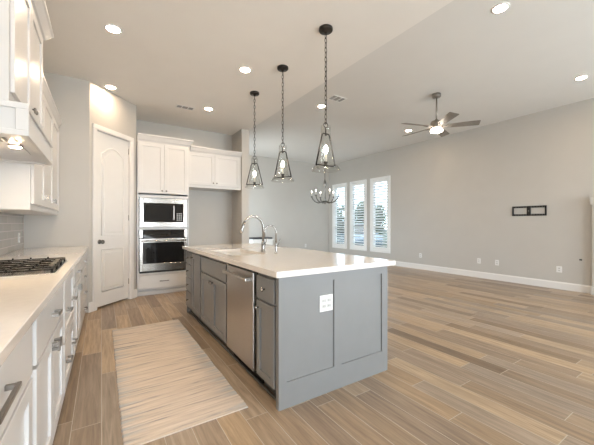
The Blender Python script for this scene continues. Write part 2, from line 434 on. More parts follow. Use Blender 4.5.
def window_y(n, x0, x1):
    f = MB(); y0, y1 = YB - .13, YB - .06; t = .05
    f.box(x0, x0 + t, y0, y1, BZ0, BZ1, .003).box(x1 - t, x1, y0, y1, BZ0, BZ1, .003).box(x0 + t, x1 - t, y0, y1, BZ0, BZ0 + t, .003).box(x0 + t, x1 - t, y0, y1, BZ1 - t, BZ1, .003)
    xm = (x0 + x1) / 2
    f.box(xm - .04, xm + .04, y0, y1, BZ0 + t, BZ1 - t, .003)
    o = struct('window_%d' % n, M['shutter'], f)
    MB().box(x0 + t, xm - .04, y0 + .03, y0 + .036, BZ0 + t, BZ1 - t).box(xm + .04, x1 - t, y0 + .03, y0 + .036, BZ0 + t, BZ1 - t).build('pane', M['pane'], o)
for i, (a, b) in enumerate(BW): window_y(i + 4, a, b)

# baseboards
BBP = [(0, 0), (.016, 0), (.016, .115), (.008, .138), (0, .138)]
def base(name, path): struct(name, M['trim'], MB().sweep(path, BBP))
base('baseboard_right', [(XR, YF), (XR, 1.672)])
base('baseboard_far', [(XE, YF), (XR, YF)])
base('baseboard_alcove', [(XE, YF), (XE, 5.93), (2.45, 5.93), (2.45, 6.5)][::-1])
bb_a = FD.P(D0 - .068, 0, 0); bb_b = FD.P(D1 + .068, 0, 0)
base('baseboard_pantry', [(-.15, 5.09), (PA.x, PA.y), (bb_a.x, bb_a.y)])
base('baseboard_pantry_end', [(bb_b.x, bb_b.y), (PB.x, PB.y)])
base('baseboard_left', [(XL, YB), (XL, -1.0)])

# pantry door
cz = MB()
for u0, u1 in ((D0 - .068, D0 - .004), (D1 + .004, D1 + .068)):
    cz.fbox(FD, u0, u1, 0, DT + .004, 0, .018, .004)
cz.fbox(FD, D0 - .068, D1 + .068, DT + .004, DT + .07, 0, .02, .004)
cz.fbox(FD, D0 - .004, D0 + .003, 0, DT, -.12, .012).fbox(FD, D1 - .003, D1 + .004, 0, DT, -.12, .012).fbox(FD, D0, D1, DT - .003, DT + .004, -.12, .012)
struct('trim_1', M['trim'], cz)
lf = MB(); u0, u1 = D0 + .007, D1 - .007
lf.fbox(FD, u0, u1, .026, DT - .008, -.06, -.024, .002)
door = struct('door_1', M['trim'], lf)
def panel(uA, uB, z0, z1, rise):
    poly = [(uA, z0), (uB, z0), (uB, z1)]
    if rise:
        for k in range(1, 16):
            t = k / 16; a = t * PI
            poly.append((uB + (uA - uB) * t, z1 + rise * math.sin(a) ** 1.2))
    poly.append((uA, z1)); return poly
pm = MB()
for (z0, z1, rise) in ((1.055, 2.25, .11), (.235, .845, 0)):
    p = panel(u0 + .105, u1 - .105, z0, z1, rise)
    pm.tube([FD.P(u, v, -.022) for u, v in p], .011, 6, closed=True)
    q = panel(u0 + .15, u1 - .15, z0 + .045, z1 - .045, rise * .9)
    pm.prism(FD, q, -.026, -.014, .005)
pm.build('door_panel_moulding', M['trim'], door)
kn = MB(); c = FD.P(D0 + .075, .965, -.024)
kn.lathe(c, [(.0, 0), (.032, 0), (.032, .006), (.012, .010), (.012, .035), (.022, .042), (.030, .055), (.026, .068), (0, .072)], 20, dn)
kn.build('door_knob', M['pewter'], door)
hg = MB()
for z in (.25, 1.28, 2.35): hg.lathe(FD.P(D1 - .004, z, -.018), [(.006, 0), (.006, .09)], 8)
hg.build('hinge', M['nickel'], door)

# ------------------------------------------------------------------ cabinetry helpers
def shaker(mb, F, u0, u1, v0, v1, n0, th=.02, fw=.062, rec=.012):
    b = .0015
    if u1 - u0 < 2.6 * fw or v1 - v0 < 2.6 * fw: fw = min(u1 - u0, v1 - v0) * .28
    mb.fbox(F, u0, u0 + fw, v0, v1, n0, n0 + th, b).fbox(F, u1 - fw, u1, v0, v1, n0, n0 + th, b)
    mb.fbox(F, u0 + fw - .001, u1 - fw + .001, v0, v0 + fw, n0, n0 + th, b).fbox(F, u0 + fw - .001, u1 - fw + .001, v1 - fw, v1, n0, n0 + th, b)
    mb.fbox(F, u0 + fw - .002, u1 - fw + .002, v0 + fw - .002, v1 - fw + .002, n0, n0 + th - rec)
    return mb
def pull(F, u, v, n, length, vert=False, name='pull', parent=None, m=None):
    mb = MB(); h = length / 2; s = .0065
    if vert:
        for q in (v - h + .012, v + h - .012): mb.fbox(F, u - s, u + s, q - s, q + s, n, n + .024)
        mb.fbox(F, u - s, u + s, v - h, v + h, n + .021, n + .033, .002)
    else:
        for q in (u - h + .012, u + h - .012): mb.fbox(F, q - s, q + s, v - s, v + s, n, n + .024)
        mb.fbox(F, u - h, u + h, v - s, v + s, n + .021, n + .033, .002)
    return mb.build(name, m or M['nickel'], parent)
def knob(F, u, v, n, parent, m=None, r=.015):
    return MB().lathe(F.P(u, v, n), [(.006, 0), (.006, .014), (r, .018), (r, .026), (r * .6, .030), (0, .031)], 14, F.n).build('knob', m or M['nickel'], parent)

# ------------------------------------------------------------------ left base cabinets (face +X)
FX = -.215
FB = Fr((FX, 0, 0), (0, 1, 0), (1, 0, 0))
FZ = Fr((0, 0, 0), (1, 0, 0), (0, 0, 1)); FZ.v = Vector((0, 1, 0))
def base_cab(y0, y1, label):
    t = thing('base_cabinet', label, 'cabinet', (XL + .3, (y0 + y1) / 2, 0), 'white base cabinets along the cooktop wall')
    b = MB(); b.prism(FZ, [(XL + .075, y0), (FX, y0), (FX, y1), (XL + .075, y1 - .0095)], .10, .878, .001)
    b.build('body', M['cab'], t)
    MB().prism(FZ, [(XL + .075, y0), (FX - .003, y0), (FX - .003, y1), (XL + .075, y1 - .0095)], 0, .10).build('toe_board', M['cab'], t)
    return t
def drawer(t, F, u0, u1, v0, v1, flat=True, plen=.11, m=None, pm=None, pz=None, kn=False):
    d = MB()
    if flat: d.fbox(F, u0, u1, v0, v1, .001, .021, .002)
    else: shaker(d, F, u0, u1, v0, v1, .001)
    d = d.build('drawer', m or M['cab'], t)
    v = pz if pz else (v0 + v1) / 2
    if kn: knob(F, (u0 + u1) / 2, v, .021, d, pm)
    elif plen: pull(F, (u0 + u1) / 2, v, .021, plen, False, 'pull', d, pm)
    return d
def cdoor(t, F, u0, u1, v0, v1, hand=None, m=None, kn=False, top=True, pm=None, fw=.062):
    d = shaker(MB(), F, u0, u1, v0, v1, .001, fw=fw).build('door', m or M['cab'], t)
    if hand:
        u = u0 + .032 if hand < 0 else u1 - .032
        v = (v1 - .05 if top else v0 + .09)
        if kn: knob(F, u, (v1 - .05 if top else v0 + .05), .021, d, pm)
        else: pull(F, u, v, .021, .05, True, 'pull', d, pm)
    return d
t = base_cab(-.50, .343, 'white base cabinet at the open end of the run nearest the camera')
drawer(t, FB, -.47, .325, .675, .865); cdoor(t, FB, -.47, -.073, .12, .66, 1); cdoor(t, FB, -.067, .325, .12, .66, -1)
t = base_cab(.36, 1.52, 'white base cabinet whose wide drawer pull is cut by the left edge of the photo')
d = drawer(t, FB, .385, 1.475, .675, .865, plen=0); pull(FB, 1.03, .785, .021, .2, False, 'pull', d); cdoor(t, FB, .385, .927, .12, .66, 1); cdoor(t, FB, .933, 1.475, .12, .66, -1)
t = base_cab(1.52, 2.44, 'white base cabinet with two paired door pulls, just left of the cooktop drawers')
drawer(t, FB, 1.55, 2.415, .675, .865, plen=.11); cdoor(t, FB, 1.55, 1.98, .12, .66, 1); cdoor(t, FB, 1.986, 2.415, .12, .66, -1)
t = base_cab(2.44, 3.14, 'white base cabinet with two deep drawers directly under the cooktop')
for v0, v1, z in ((.46, .865, .64), (.12, .445, .30)):
    d = drawer(t, FB, 2.465, 3.11, v0, v1, flat=False, plen=0)
    for u in (2.60, 2.97): pull(FB, u, z, .021, .11, False, 'pull', d)
t = base_cab(3.14, 3.84, 'white base cabinet with drawer over two doors, past the cooktop')
drawer(t, FB, 3.17, 3.81, .70, .865); cdoor(t, FB, 3.17, 3.487, .12, .685, 1); cdoor(t, FB, 3.493, 3.81, .12, .685, -1)
t = base_cab(3.84, 5.06, 'white drawer base cabinet at the end of the run beside the pantry wall')
for v0, v1 in ((.70, .865), (.51, .685), (.32, .495), (.12, .305)): drawer(t, FB, 3.87, 5.00, v0, v1)

# the run stands a touch askew to the wall: its front comes forward towards the pantry
ASK = -.0135
for o in list(bpy.data.objects):
    if o.name.startswith('base_cabinet'):
        d = Matrix.Rotation(ASK, 3, 'Z') @ (o.location - Vector((-.18, 3, 0)))
        o.location = d + Vector((-.18, 3, 0)); o.rotation_euler = (0, 0, ASK)
cf = lambda y: -.178 - (y - 3) * ASK
ct = MB().prism(FZ, [(XL + .002, -.53), (cf(-.53), -.53), (cf(5.087), 5.087), (XL + .002, 5.087)], .8805, .92, .003).build('countertop', M['quartz'], None, (XL + .3, 2.3, .88))
tag(ct, 'white quartz worktop on the white base cabinets, carrying the cooktop', 'countertop')

# cooktop
CX0, CX1, CY0, CY1 = -.70, -.235, 2.36, 3.16
t = thing('cooktop', 'black and stainless gas cooktop set in the white worktop under the hood', 'cooktop', ((CX0 + CX1) / 2, (CY0 + CY1) / 2, .92))
MB().box(CX0, CX1, CY0, CY1, .921, .929, .003).build('top_plate', M['platesteel'], t)
for (bx, by, r) in ((-.58, 2.53, .042), (-.36, 2.53, .036), (-.47, 2.76, .055), (-.58, 2.99, .036), (-.36, 2.99, .042)):
    b = MB().lathe((bx, by, .929), [(r * 1.25, 0), (r * 1.25, .006), (r, .008), (r, .016)], 20).build('burner', M['nickel'], t)
    MB().lathe((bx, by, .9445), [(r * .85, 0), (r * .85, .005), (0, .006)], 20).build('burner_cap', M['iron'], b)
for gi in range(3):
    y0 = CY0 + .02 + gi * .2535; y1 = y0 + .2495; x0, x1 = CX0 + .02, CX1 - .015; zt = .953
    g = MB(); s = .006
    def bar(xa, xb, ya, yb, z0=zt - .008, z1=zt): g.box(xa, xb, ya, yb, z0, z1, .002)
    bar(x0, x1, y0, y0 + 2 * s); bar(x0, x1, y1 - 2 * s, y1); bar(x0, x0 + 2 * s, y0, y1); bar(x1 - 2 * s, x1, y0, y1)
    ym = (y0 + y1) / 2; xm = (x0 + x1) / 2
    bar(x0, x1, ym - s, ym + s); bar(xm - s, xm + s, y0, y1)
    for xx in (x0 + s, x1 - s):
        for yy in (y0 + s, y1 - s): g.box(xx - s, xx + s, yy - s, yy + s, .929, zt, .001)
    for xx in (x0 + .11, x0 + .01, xm, x1 - .11):
        for yy in (y0 + .01, ym, y1 - .01): g.box(xx - .005, xx + .005, yy - .005, yy + .005, zt - .002, zt + .011, .002)
    g.build('grate', M['iron'], t)
for i in range(5):
    MB().lathe((CX1 - .045, 2.60 + i * .08, .929), [(.018, 0), (.018, .012), (.013, .03), (0, .031)], 14).build('control_knob', M['pewter'], t)

# tiled backsplash and its outlet
tl = MB().box(XL, XL + .010, -.53, 5.088, .922, 1.338)
tl.box(XL, XL + .010, 2.26, 3.26, 1.338, 1.80)
struct('trim_2', M['tile'], tl)
def outlet(F, u, v, n, label, w_=.072, h_=.116, gang=1):
    t = thing('wall_outlet', label, 'outlet', F.P(u, v - h_ / 2, n), 'electrical outlets')
    W = w_ if gang == 1 else .118
    MB().fbox(F, u - W / 2, u + W / 2, v - h_ / 2, v + h_ / 2, n + .0006, n + .007, .002).build('cover_plate', M['plastic'], t)
    for k in range(gang):
        uu = u + (k - (gang - 1) / 2) * .046
        for dv in (-.02, .02):
            s = MB().fbox(F, uu - .017, uu + .017, v + dv - .014, v + dv + .014, n + .006, n + .0085, .003).build('socket', M['socket'], t)
            MB().fbox(F, uu - .008, uu - .005, v + dv - .006, v + dv + .006, n + .0084, n + .0088).fbox(F, uu + .005, uu + .008, v + dv - .006, v + dv + .006, n + .0084, n + .0088).build('slot', M['pewter'], s)
    return t
FLW = Fr((XL + .01, 0, 0), (0, 1, 0), (1, 0, 0))
outlet(FLW, 4.80, 1.06, 0, 'white outlet on the grey backsplash tile beyond the cooktop')

# ------------------------------------------------------------------ left upper cabinets and hood
UX = -.49
FU = Fr((UX, 0, 0), (0, 1, 0), (1, 0, 0))
CROWN = [(0, 0), (.008, 0), (.012, .012), (.02, .018), (.042, .06), (.05, .068), (.05, .085), (0, .085)]
def crown(path, z, parent, prof=CROWN):
    return MB().sweep(path, [(o, z + h) for o, h in prof]).build('crown_moulding', M['cab'], parent)
UY0, UY1 = 3.27, 5.085
t = thing('upper_cabinet', 'white wall cabinet with three doors between the range hood and the end wall', 'cabinet', (XL + .15, (UY0 + UY1) / 2, 1.345))
MB().box(XL + .002, UX, UY0, UY1, 1.345, 2.50, .001).build('body', M['cab'], t)
ww = (UY1 - UY0 - .05) / 3
for k in range(3):
    cdoor(t, FU, UY0 + .02 + k * (ww + .002), UY0 + .018 + (k + 1) * ww + k * .002, 1.395, 2.48, 1 if k != 2 else -1, kn=False, top=False)
MB().box(XL + .003, UX - .004, UY0 + .003, UY1, 1.3415, 1.3448).build('light_rail', M['cab'], t)
crown([(UX, UY0), (UX, UY1)], 2.49, t)

HY0, HY1 = 2.24, 3.255
HX = -.425; FH = Fr((HX, 0, 0), (0, 1, 0), (1, 0, 0))
t = thing('upper_cabinet', 'tall white wall cabinet above the range hood, reaching highest with crown moulding', 'cabinet', (XL + .15, (HY0 + HY1) / 2, 1.92))
MB().box(XL + .002, HX, HY0, HY1, 1.90, 2.76, .001).build('body', M['cab'], t)
hm = (HY0 + HY1) / 2
cdoor(t, FH, HY0 + .025, hm - .0015, 1.955, 2.735, 1, top=False, kn=True); cdoor(t, FH, hm + .0015, HY1 - .025, 1.955, 2.735, -1, top=False, kn=True)
crown([(XL + .003, HY0), (HX, HY0), (HX, HY1), (XL + .003, HY1)], 2.745, t, [(o_ * 1.6, h_ * 1.2) for o_, h_ in CROWN])

GX = -.352
t = thing('range_hood', 'white wooden range hood box with a lit lamp in its underside over the cooktop', 'range hood', (XL + .2, hm, 1.72))
g = MB(); zb, zt = 1.715, 1.898
g.box(GX - .03, GX, HY0, HY1, zb, zt, .002).box(XL + .012, GX - .03, HY0, HY0 + .03, zb, zt, .002).box(XL + .012, GX - .03, HY1 - .03, HY1, zb, zt, .002)
g.box(XL + .012, GX - .03, HY0 + .03, HY1 - .03, zt - .02, zt)
g.build('canopy', M['cab'], t)
FHs = Fr((0, HY0, 0), (1, 0, 0), (0, -1, 0)); FHf = Fr((GX, 0, 0), (0, 1, 0), (1, 0, 0))
s = MB(); 
s.fbox(FHs, XL + .02, GX + .012, zt - .035, zt - .001, 0, .012, .002).fbox(FHs, XL + .02, GX + .012, zb, zb + .03, 0, .012, .002).fbox(FHs, GX - .045, GX + .012, zb + .03, zt - .035, 0, .012, .002)
s.fbox(FHf, HY0, HY1, zt - .035, zt - .001, 0, .012, .002).fbox(FHf, HY0, HY1, zb, zb + .03, 0, .012, .002)
s.build('face_moulding', M['cab'], t)
MB().box(XL + .013, GX - .031, HY0 + .031, HY1 - .031, zb + .012, zb + .03).build('bottom_board', M['cab'], t)
ix0, ix1, iy0, iy1 = XL + .06, -.425, HY0 + .06, 2.86
MB().box(ix0, ix1, iy0, iy1, zb + .004, zb + .0118, .003).build('insert_plate', M['cab'], t)
fl = MB()
for k in range(11): fl.box(ix0 + .03 + k * .027, ix0 + .045 + k * .027, iy0 + .05, 2.46, zb - .001, zb + .0038, .001)
fl.build('filter', M['pewter'], t)
l = MB().lathe((-.455, 2.565, zb + .0036), [(.036, 0), (.036, -.006), (.028, -.008)], 20).build('lamp_ring', M['nickel'], t)
MB().lathe((-.455, 2.565, zb - .0046), [(.027, 0), (.025, -.002), (0, -.003)], 20).build('lamp_lens', M['hoodlamp'], l)

# ------------------------------------------------------------------ oven tower (faces -Y)
TY = 5.72; TX0, TX1 = .50, 1.335
FT = Fr((0, TY, 0), (1, 0, 0), (0, -1, 0))
t = thing('oven_tower_cabinet', 'tall white cabinet beside the pantry door holding the microwave and wall oven', 'cabinet', ((TX0 + TX1) / 2, TY + .3, 0))
b = MB()
b.box(TX0, TX0 + .022, TY, 6.498, .10, 2.62).box(TX1 - .022, TX1, TY, 6.498, .10, 2.62)
ax0, ax1 = TX0 + .022, TX1 - .022
for z0, z1 in ((.10, .12), (.36, .385), (1.128, 1.165), (1.672, 1.72), (2.60, 2.62)): b.box(ax0, ax1, TY, 6.498, z0, z1)
b.box(ax0, ax1, 6.48, 6.498, .12, 2.60)
b.build('body', M['cab'], t)
MB().box(TX0, TX1, TY + .05, TY + .07, 0, .10).box(TX0 + .03, TX1 - .03, TY + .028, TY + .05, .025, .07, .003).build('toe_board', M['cab'], t)
xm = (TX0 + TX1) / 2
cdoor(t, FT, TX0 + .02, xm - .0015, 1.745, 2.605, 1, top=False, kn=True); cdoor(t, FT, xm + .0015, TX1 - .02, 1.745, 2.605, -1, top=False, kn=True)
drawer(t, FT, TX0 + .02, TX1 - .02, .125, .352, plen=.15)
crown([(TX0, TY), (TX1, TY), (TX1, 5.965)], 2.618, t, [(o_ * 1.4, h_ * 1.4) for o_, h_ in CROWN])

t = thing('microwave', 'built-in stainless microwave with black glass above the wall oven', 'microwave', (xm, TY + .2, 1.166))
mx0, mx1, mz0, mz1 = TX0 + .035, TX1 - .035, 1.17, 1.665
MB().box(mx0 + .01, mx1 - .01, TY + .01, TY + .42, mz0 + .005, mz1 - .01).build('body', M['black'], t)
tr = MB(); fw = .062
tr.fbox(FT, mx0, mx0 + fw, mz0, mz1, -.01, .022, .003).fbox(FT, mx1 - fw, mx1, mz0, mz1, -.01, .022, .003)
tr.fbox(FT, mx0 + fw, mx1 - fw, mz0, mz0 + .085, -.01, .022, .003).fbox(FT, mx0 + fw, mx1 - fw, mz1 - .085, mz1, -.01, .022, .003)
tr.build('trim_frame', M['steelh'], t)
d = MB().fbox(FT, mx0 + fw, mx1 - fw - .14, mz0 + .085, mz1 - .085, -.005, .018, .003).build('door', M['bglass'], t)
MB().fbox(FT, mx0 + fw + .03, mx1 - fw - .20, mz0 + .115, mz1 - .115, .0175, .0188).build('door_window', M['dark'], d)
pull(FT, mx1 - fw - .165, (mz0 + mz1) / 2, .018, .24, True, 'handle', d, M['steel'])
cp = MB().fbox(FT, mx1 - fw - .138, mx1 - fw, mz0 + .085, mz1 - .085, -.005, .017, .003).build('control_panel', M['bglass'], t)
kp = MB()
for r_ in range(5):
    for c_ in range(3): kp.fbox(FT, mx1 - fw - .115 + c_ * .034, mx1 - fw - .092 + c_ * .034, mz0 + .105 + r_ * .03, mz0 + .122 + r_ * .03, .0165, .0182, .001)
kp.build('keypad', M['pewter'], cp)

t = thing('wall_oven', 'built-in stainless wall oven with black glass door below the microwave', 'oven', (xm, TY + .3, .386))
oz0, oz1 = .392, 1.122
MB().box(mx0 + .01, mx1 - .01, TY + .01, TY + .55, oz0 + .002, oz1 - .008).build('body', M['black'], t)
MB().fbox(FT, mx0, mx1, .985, oz1, -.005, .022, .003).build('control_panel', M['bglass'], t)
for ua in (mx0, mx1 - .045): MB().fbox(FT, ua, ua + .045, .985, oz1, .0215, .025, .001).build('panel_end_cap', M['steelh'], t)
d = MB().fbox(FT, mx0, mx0 + .05, oz0 + .03, .972, -.005, .026, .003).fbox(FT, mx1 - .05, mx1, oz0 + .03, .972, -.005, .026, .003).fbox(FT, mx0 + .05, mx1 - .05, oz0 + .03, .545, -.005, .026, .003).fbox(FT, mx0 + .05, mx1 - .05, .905, .972, -.005, .026, .003).build('door', M['steelh'], t)
MB().fbox(FT, mx0 + .05, mx1 - .05, .545, .905, -.004, .022).build('door_window', M['bglass'], d)
hh = MB()
for u in (mx0 + .05, mx1 - .05): hh.fbox(FT, u - .01, u + .01, .925, .945, .025, .068, .002)
hh.tube([FT.P(mx0 + .02, .935, .068), FT.P(mx1 - .02, .935, .068)], .012, 10)
hh.build('handle', M['steelh'], d)
MB().fbox(FT, mx0, mx1, oz0 - .002, oz0 + .026, -.005, .012).build('vent_strip', M['black'], t)

# fridge cabinet over the alcove
KY = 5.97; KX0, KX1 = TX1 + .002, 2.447
FK = Fr((0, KY, 0), (1, 0, 0), (0, -1, 0))
t = thing('upper_cabinet', 'white two-door cabinet bridging the empty refrigerator alcove', 'cabinet', ((KX0 + KX1) / 2, KY + .25, 1.925))
MB().box(KX0, KX1, KY, 6.498, 1.925, 2.62, .001).build('body', M['cab'], t)
km = (KX0 + KX1) / 2
cdoor(t, FK, KX0 + .03, km - .0015, 1.975, 2.59, 1, top=False, kn=True); cdoor(t, FK, km + .0015, KX1 - .03, 1.975, 2.59, -1, top=False, kn=True)
crown([(KX0 + .078, KY), (KX1 - .001, KY)], 2.60, t, [(o_ * 1.3, h_ * 1.25) for o_, h_ in CROWN])

# ------------------------------------------------------------------ island
IX0, IX1, IY0, IY1 = .992, 2.010, 1.775, 4.345
FI = Fr((IX0, 0, 0), (0, 1, 0), (-1, 0, 0))
G = M['grey']
def isl(name, label, cat, y0, y1, depth=.6, body=True, group='grey island cabinets'):
    t = thing(name, label, cat, (IX0 + .3, (y0 + y1) / 2, 0), group)
    if body:
        MB().box(IX0, IX0 + depth, y0, y1, .10, .878, .001).build('body', G, t)
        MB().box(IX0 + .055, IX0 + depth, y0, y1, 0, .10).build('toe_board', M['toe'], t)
    return t
t = isl('island_cabinet', 'narrow grey island cabinet with one drawer, between dishwasher and end panel', 'cabinet', 1.777, 2.085)
drawer(t, FI, 1.80, 2.068, .682, .848, m=G, kn=True, pm=M['chrome']); cdoor(t, FI, 1.80, 2.068, .115, .665, 1, m=G, kn=True, pm=M['chrome'], fw=.05)
t = isl('island_cabinet', 'grey island sink cabinet with two doors under a false drawer front', 'cabinet', 2.715, 3.595, body=False)
b = MB(); b.box(IX0, IX0 + .6, 2.715, 2.735, .10, .878).box(IX0, IX0 + .6, 3.575, 3.595, .10, .878).box(IX0, IX0 + .6, 2.735, 3.575, .10, .12).box(IX0 + .58, IX0 + .6, 2.735, 3.575, .12, .878)
b.box(IX0, IX0 + .02, 2.735, 3.575, .65, .69).box(IX0, IX0 + .02, 2.735, 3.575, .855, .878)
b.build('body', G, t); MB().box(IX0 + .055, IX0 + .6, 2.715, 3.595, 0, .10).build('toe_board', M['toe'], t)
MB().fbox(FI, 2.735, 3.575, .682, .848, .001, .021, .002).build('false_front', G, t)
cdoor(t, FI, 2.735, 3.1535, .115, .665, 1, m=G, kn=True, pm=M['chrome']); cdoor(t, FI, 3.1565, 3.575, .115, .665, -1, m=G, kn=True, pm=M['chrome'])
t = isl('island_cabinet', 'grey island pull-out cabinet with one full-height door beside the sink doors', 'cabinet', 3.602, 4.03)
d = cdoor(t, FI, 3.622, 4.015, .115, .848, None, m=G)
knob(FI, 3.95, .80, .021, d, M['chrome'])
t = isl('island_cabinet', 'grey island drawer stack at the end facing the wall oven', 'cabinet', 4.03, IY1)
for v0, v1 in ((.70, .848), (.52, .685), (.335, .505), (.115, .32)): drawer(t, FI, 4.045, IY1 - .02, v0, v1, m=G, kn=True, pm=M['chrome'])

# end panel with two recessed fields
EY0, EY1 = 1.738, 1.776
FE = Fr((0, EY0, 0), (1, 0, 0), (0, -1, 0))
ex0, ex1 = .976, 2.022
e = MB()
e.box(ex0, ex1, EY0 + .010, EY1, 0, .879)
for u0, u1, v0, v1 in ((ex0, ex0 + .062, 0, .879), (ex1 - .068, ex1, 0, .879), (1.445, 1.515, .172, .815), (ex0 + .062, ex1 - .068, 0, .172), (ex0 + .062, ex1 - .068, .815, .879)):
    e.box(u0, u1, EY0, EY0 + .011, v0, v1)
e = e.build('island_end_panel', G, None, ((ex0 + ex1) / 2, EY0 + .02, 0))
tag(e, 'pale grey island end panel with two recessed fields and an outlet, facing the camera', 'panel')
bk = MB().box(IX1 - .03, IX1, EY1 + .001, IY1, 0, .879)
for a_ in (1.78, 2.42, 3.06, 3.70, 4.28): bk.box(IX1, IX1 + .011, a_, a_ + .065, 0, .879)
bk = bk.build('island_back_panel', G, None, (IX1, 3.0, 0)); tag(bk, 'long grey island panel under the worktop overhang, facing the great room', 'panel')
pm_ = MB().box(IX0, IX1 - .031, IY1 + .001, IY1 + .018, 0, .879, .001).build('island_side_panel', G, None, (1.5, IY1, 0)); tag(pm_, 'plain grey island side panel facing the wall oven', 'panel')
kx = MB().box(IX0 + .605, IX0 + .625, EY1 + .001, IY1, 0, .875).build('island_partition', G, None, (IX0 + .61, 3, 0)); tag(kx, 'inner grey board closing the backs of the island cabinets', 'panel')
outlet(FE, 1.375, .652, -.0105, 'white double outlet on the recessed grey island end panel', h_=.118, gang=2)

# dishwasher
t = thing('dishwasher', 'stainless dishwasher with a bar handle in the grey island', 'dishwasher', (IX0 + .3, 2.40, 0), None)
MB().box(IX0 + .01, IX0 + .58, 2.10, 2.705, .09, .872).build('body', M['black'], t)
d = MB().fbox(FI, 2.122, 2.698, .105, .855, -.008, .024, .004, 2).build('door', M['steel'], t)
hh = MB()
for u in (2.175, 2.645): hh.fbox(FI, u - .013, u + .013, .785, .812, .023, .062, .003)
hh.fbox(FI, 2.15, 2.67, .785, .812, .056, .078, .008, 2)
hh.build('handle', M['steel'], d)
MB().box(IX0 + .045, IX0 + .56, 2.10, 2.705, .004, .088).build('kick_plate', M['black'], t)
ft = MB()
# floor trim along the toe kick
tag(MB().box(IX0 + .02, IX0 + .0365, EY1 + .002, IY1, 0, .018, .003).build('toe_moulding', M['pewter'], None, (IX0 + .02, 3, 0)), 'thin grey moulding on the floor along the island toe kick', 'moulding')

# island worktop with sink cut-out
SX0, SX1, SY0, SY1 = 1.065, 1.435, 2.80, 3.52
wx0, wx1, wy0, wy1 = .938, 2.082, 1.700, 4.385
bmw = bmesh.new()
def ring(z): return [bmw.verts.new(p) for p in ((wx0, wy0, z), (wx1, wy0, z), (wx1, wy1, z), (wx0, wy1, z))], [bmw.verts.new(p) for p in ((SX0, SY0, z), (SX1, SY0, z), (SX1, SY1, z), (SX0, SY1, z))]
ob, ib = ring(.88); ot, it = ring(.92)
for k in range(4):
    j = (k + 1) % 4
    bmw.faces.new([ot[k], ot[j], it[j], it[k]]); bmw.faces.new([ob[k], ib[k], ib[j], ob[j]])
    bmw.faces.new([ob[k], ob[j], ot[j], ot[k]]); bmw.faces.new([it[k], it[j], ib[j], ib[k]])
bmesh.ops.recalc_face_normals(bmw, faces=bmw.faces)
bmesh.ops.bevel(bmw, geom=bmw.edges[:], offset=.003, segments=2, affect='EDGES')
m_ = MB(); m_.merge(bmw)
wt = m_.build('island_countertop', M['quartz'], None, (1.5, 3.04, .88)); tag(wt, 'large white quartz island worktop with an undermount sink', 'countertop')

t = thing('sink', 'white undermount sink in the island worktop', 'sink', ((SX0 + SX1) / 2, 3.16, .66))
s = MB(); s.box(SX0 - .012, SX0, SY0 - .012, SY1 + .012, .66, .8795).box(SX1, SX1 + .012, SY0 - .012, SY1 + .012, .66, .8795).box(SX0, SX1, SY0 - .012, SY0, .66, .8795).box(SX0, SX1, SY1, SY1 + .012, .66, .8795).box(SX0, SX1, SY0, SY1, .66, .672)
s.build('basin', M['ceramic'], t)
MB().lathe((1.30, 3.16, .672), [(.045, 0), (.045, .003), (.03, .004), (.028, .002), (0, .002)], 20).build('drain', M['chrome'], t)

def faucet(x, y, top, reach, r, label, head):
    t = thing('faucet', label, 'faucet', (x, y, .92), 'faucets at the island sink')
    MB().lathe((x, y, .9205), [(r * 2.1, 0), (r * 2.1, .006), (r * 1.7, .012), (r * 1.55, .05), (r * 1.5, .10), (r * 1.15, .12)], 20).build('base', M['chrome'], t)
    R = reach / 2; zc = top - R
    pts = [(x, y, 1.03), (x, y, zc)] + [(x - R + R * math.cos(a), y, zc + R * math.sin(a)) for a in [PI * k / 14 for k in range(1, 13)]]
    if head:
        e_ = Vector(pts[-1]); dv = Vector((-.35, 0, -1)).normalized()
        sp = MB().tube(pts, r, 12).build('spout', M['chrome'], t)
        MB().tube([e_ - dv * .01, e_ + dv * .03, e_ + dv * .09, e_ + dv * .11], [r * 1.15, r * 1.25, r * 1.55, r * 1.5], 12).build('spray_head', M['chrome'], sp)
    else:
        pts += [(x - reach, y, zc), (x - reach, y, zc - .05)]
        MB().tube(pts, r, 12).build('spout', M['chrome'], t)
    lv = MB(); lv.lathe((x, y - r * 1.2, 1.0), [(r * .9, 0), (r * .9, .03), (0, .032)], 12, (0, -1, 0))
    lv.tube([(x, y - r * 1.2 - .022, 1.0), (x + .012, y - r * 1.2 - .035, 1.03), (x + .02, y - r * 1.2 - .045, 1.075)], [r * .5, r * .45, r * .35], 8)
    lv.build('lever', M['chrome'], t)
faucet(1.505, 3.035, 1.305, .235, .0125, 'tall chrome gooseneck faucet with pull-down spray head at the sink', True)
faucet(1.516, 2.76, 1.21, .13, .0075, 'small chrome filtered-water faucet nearer the camera than the tall one', False)

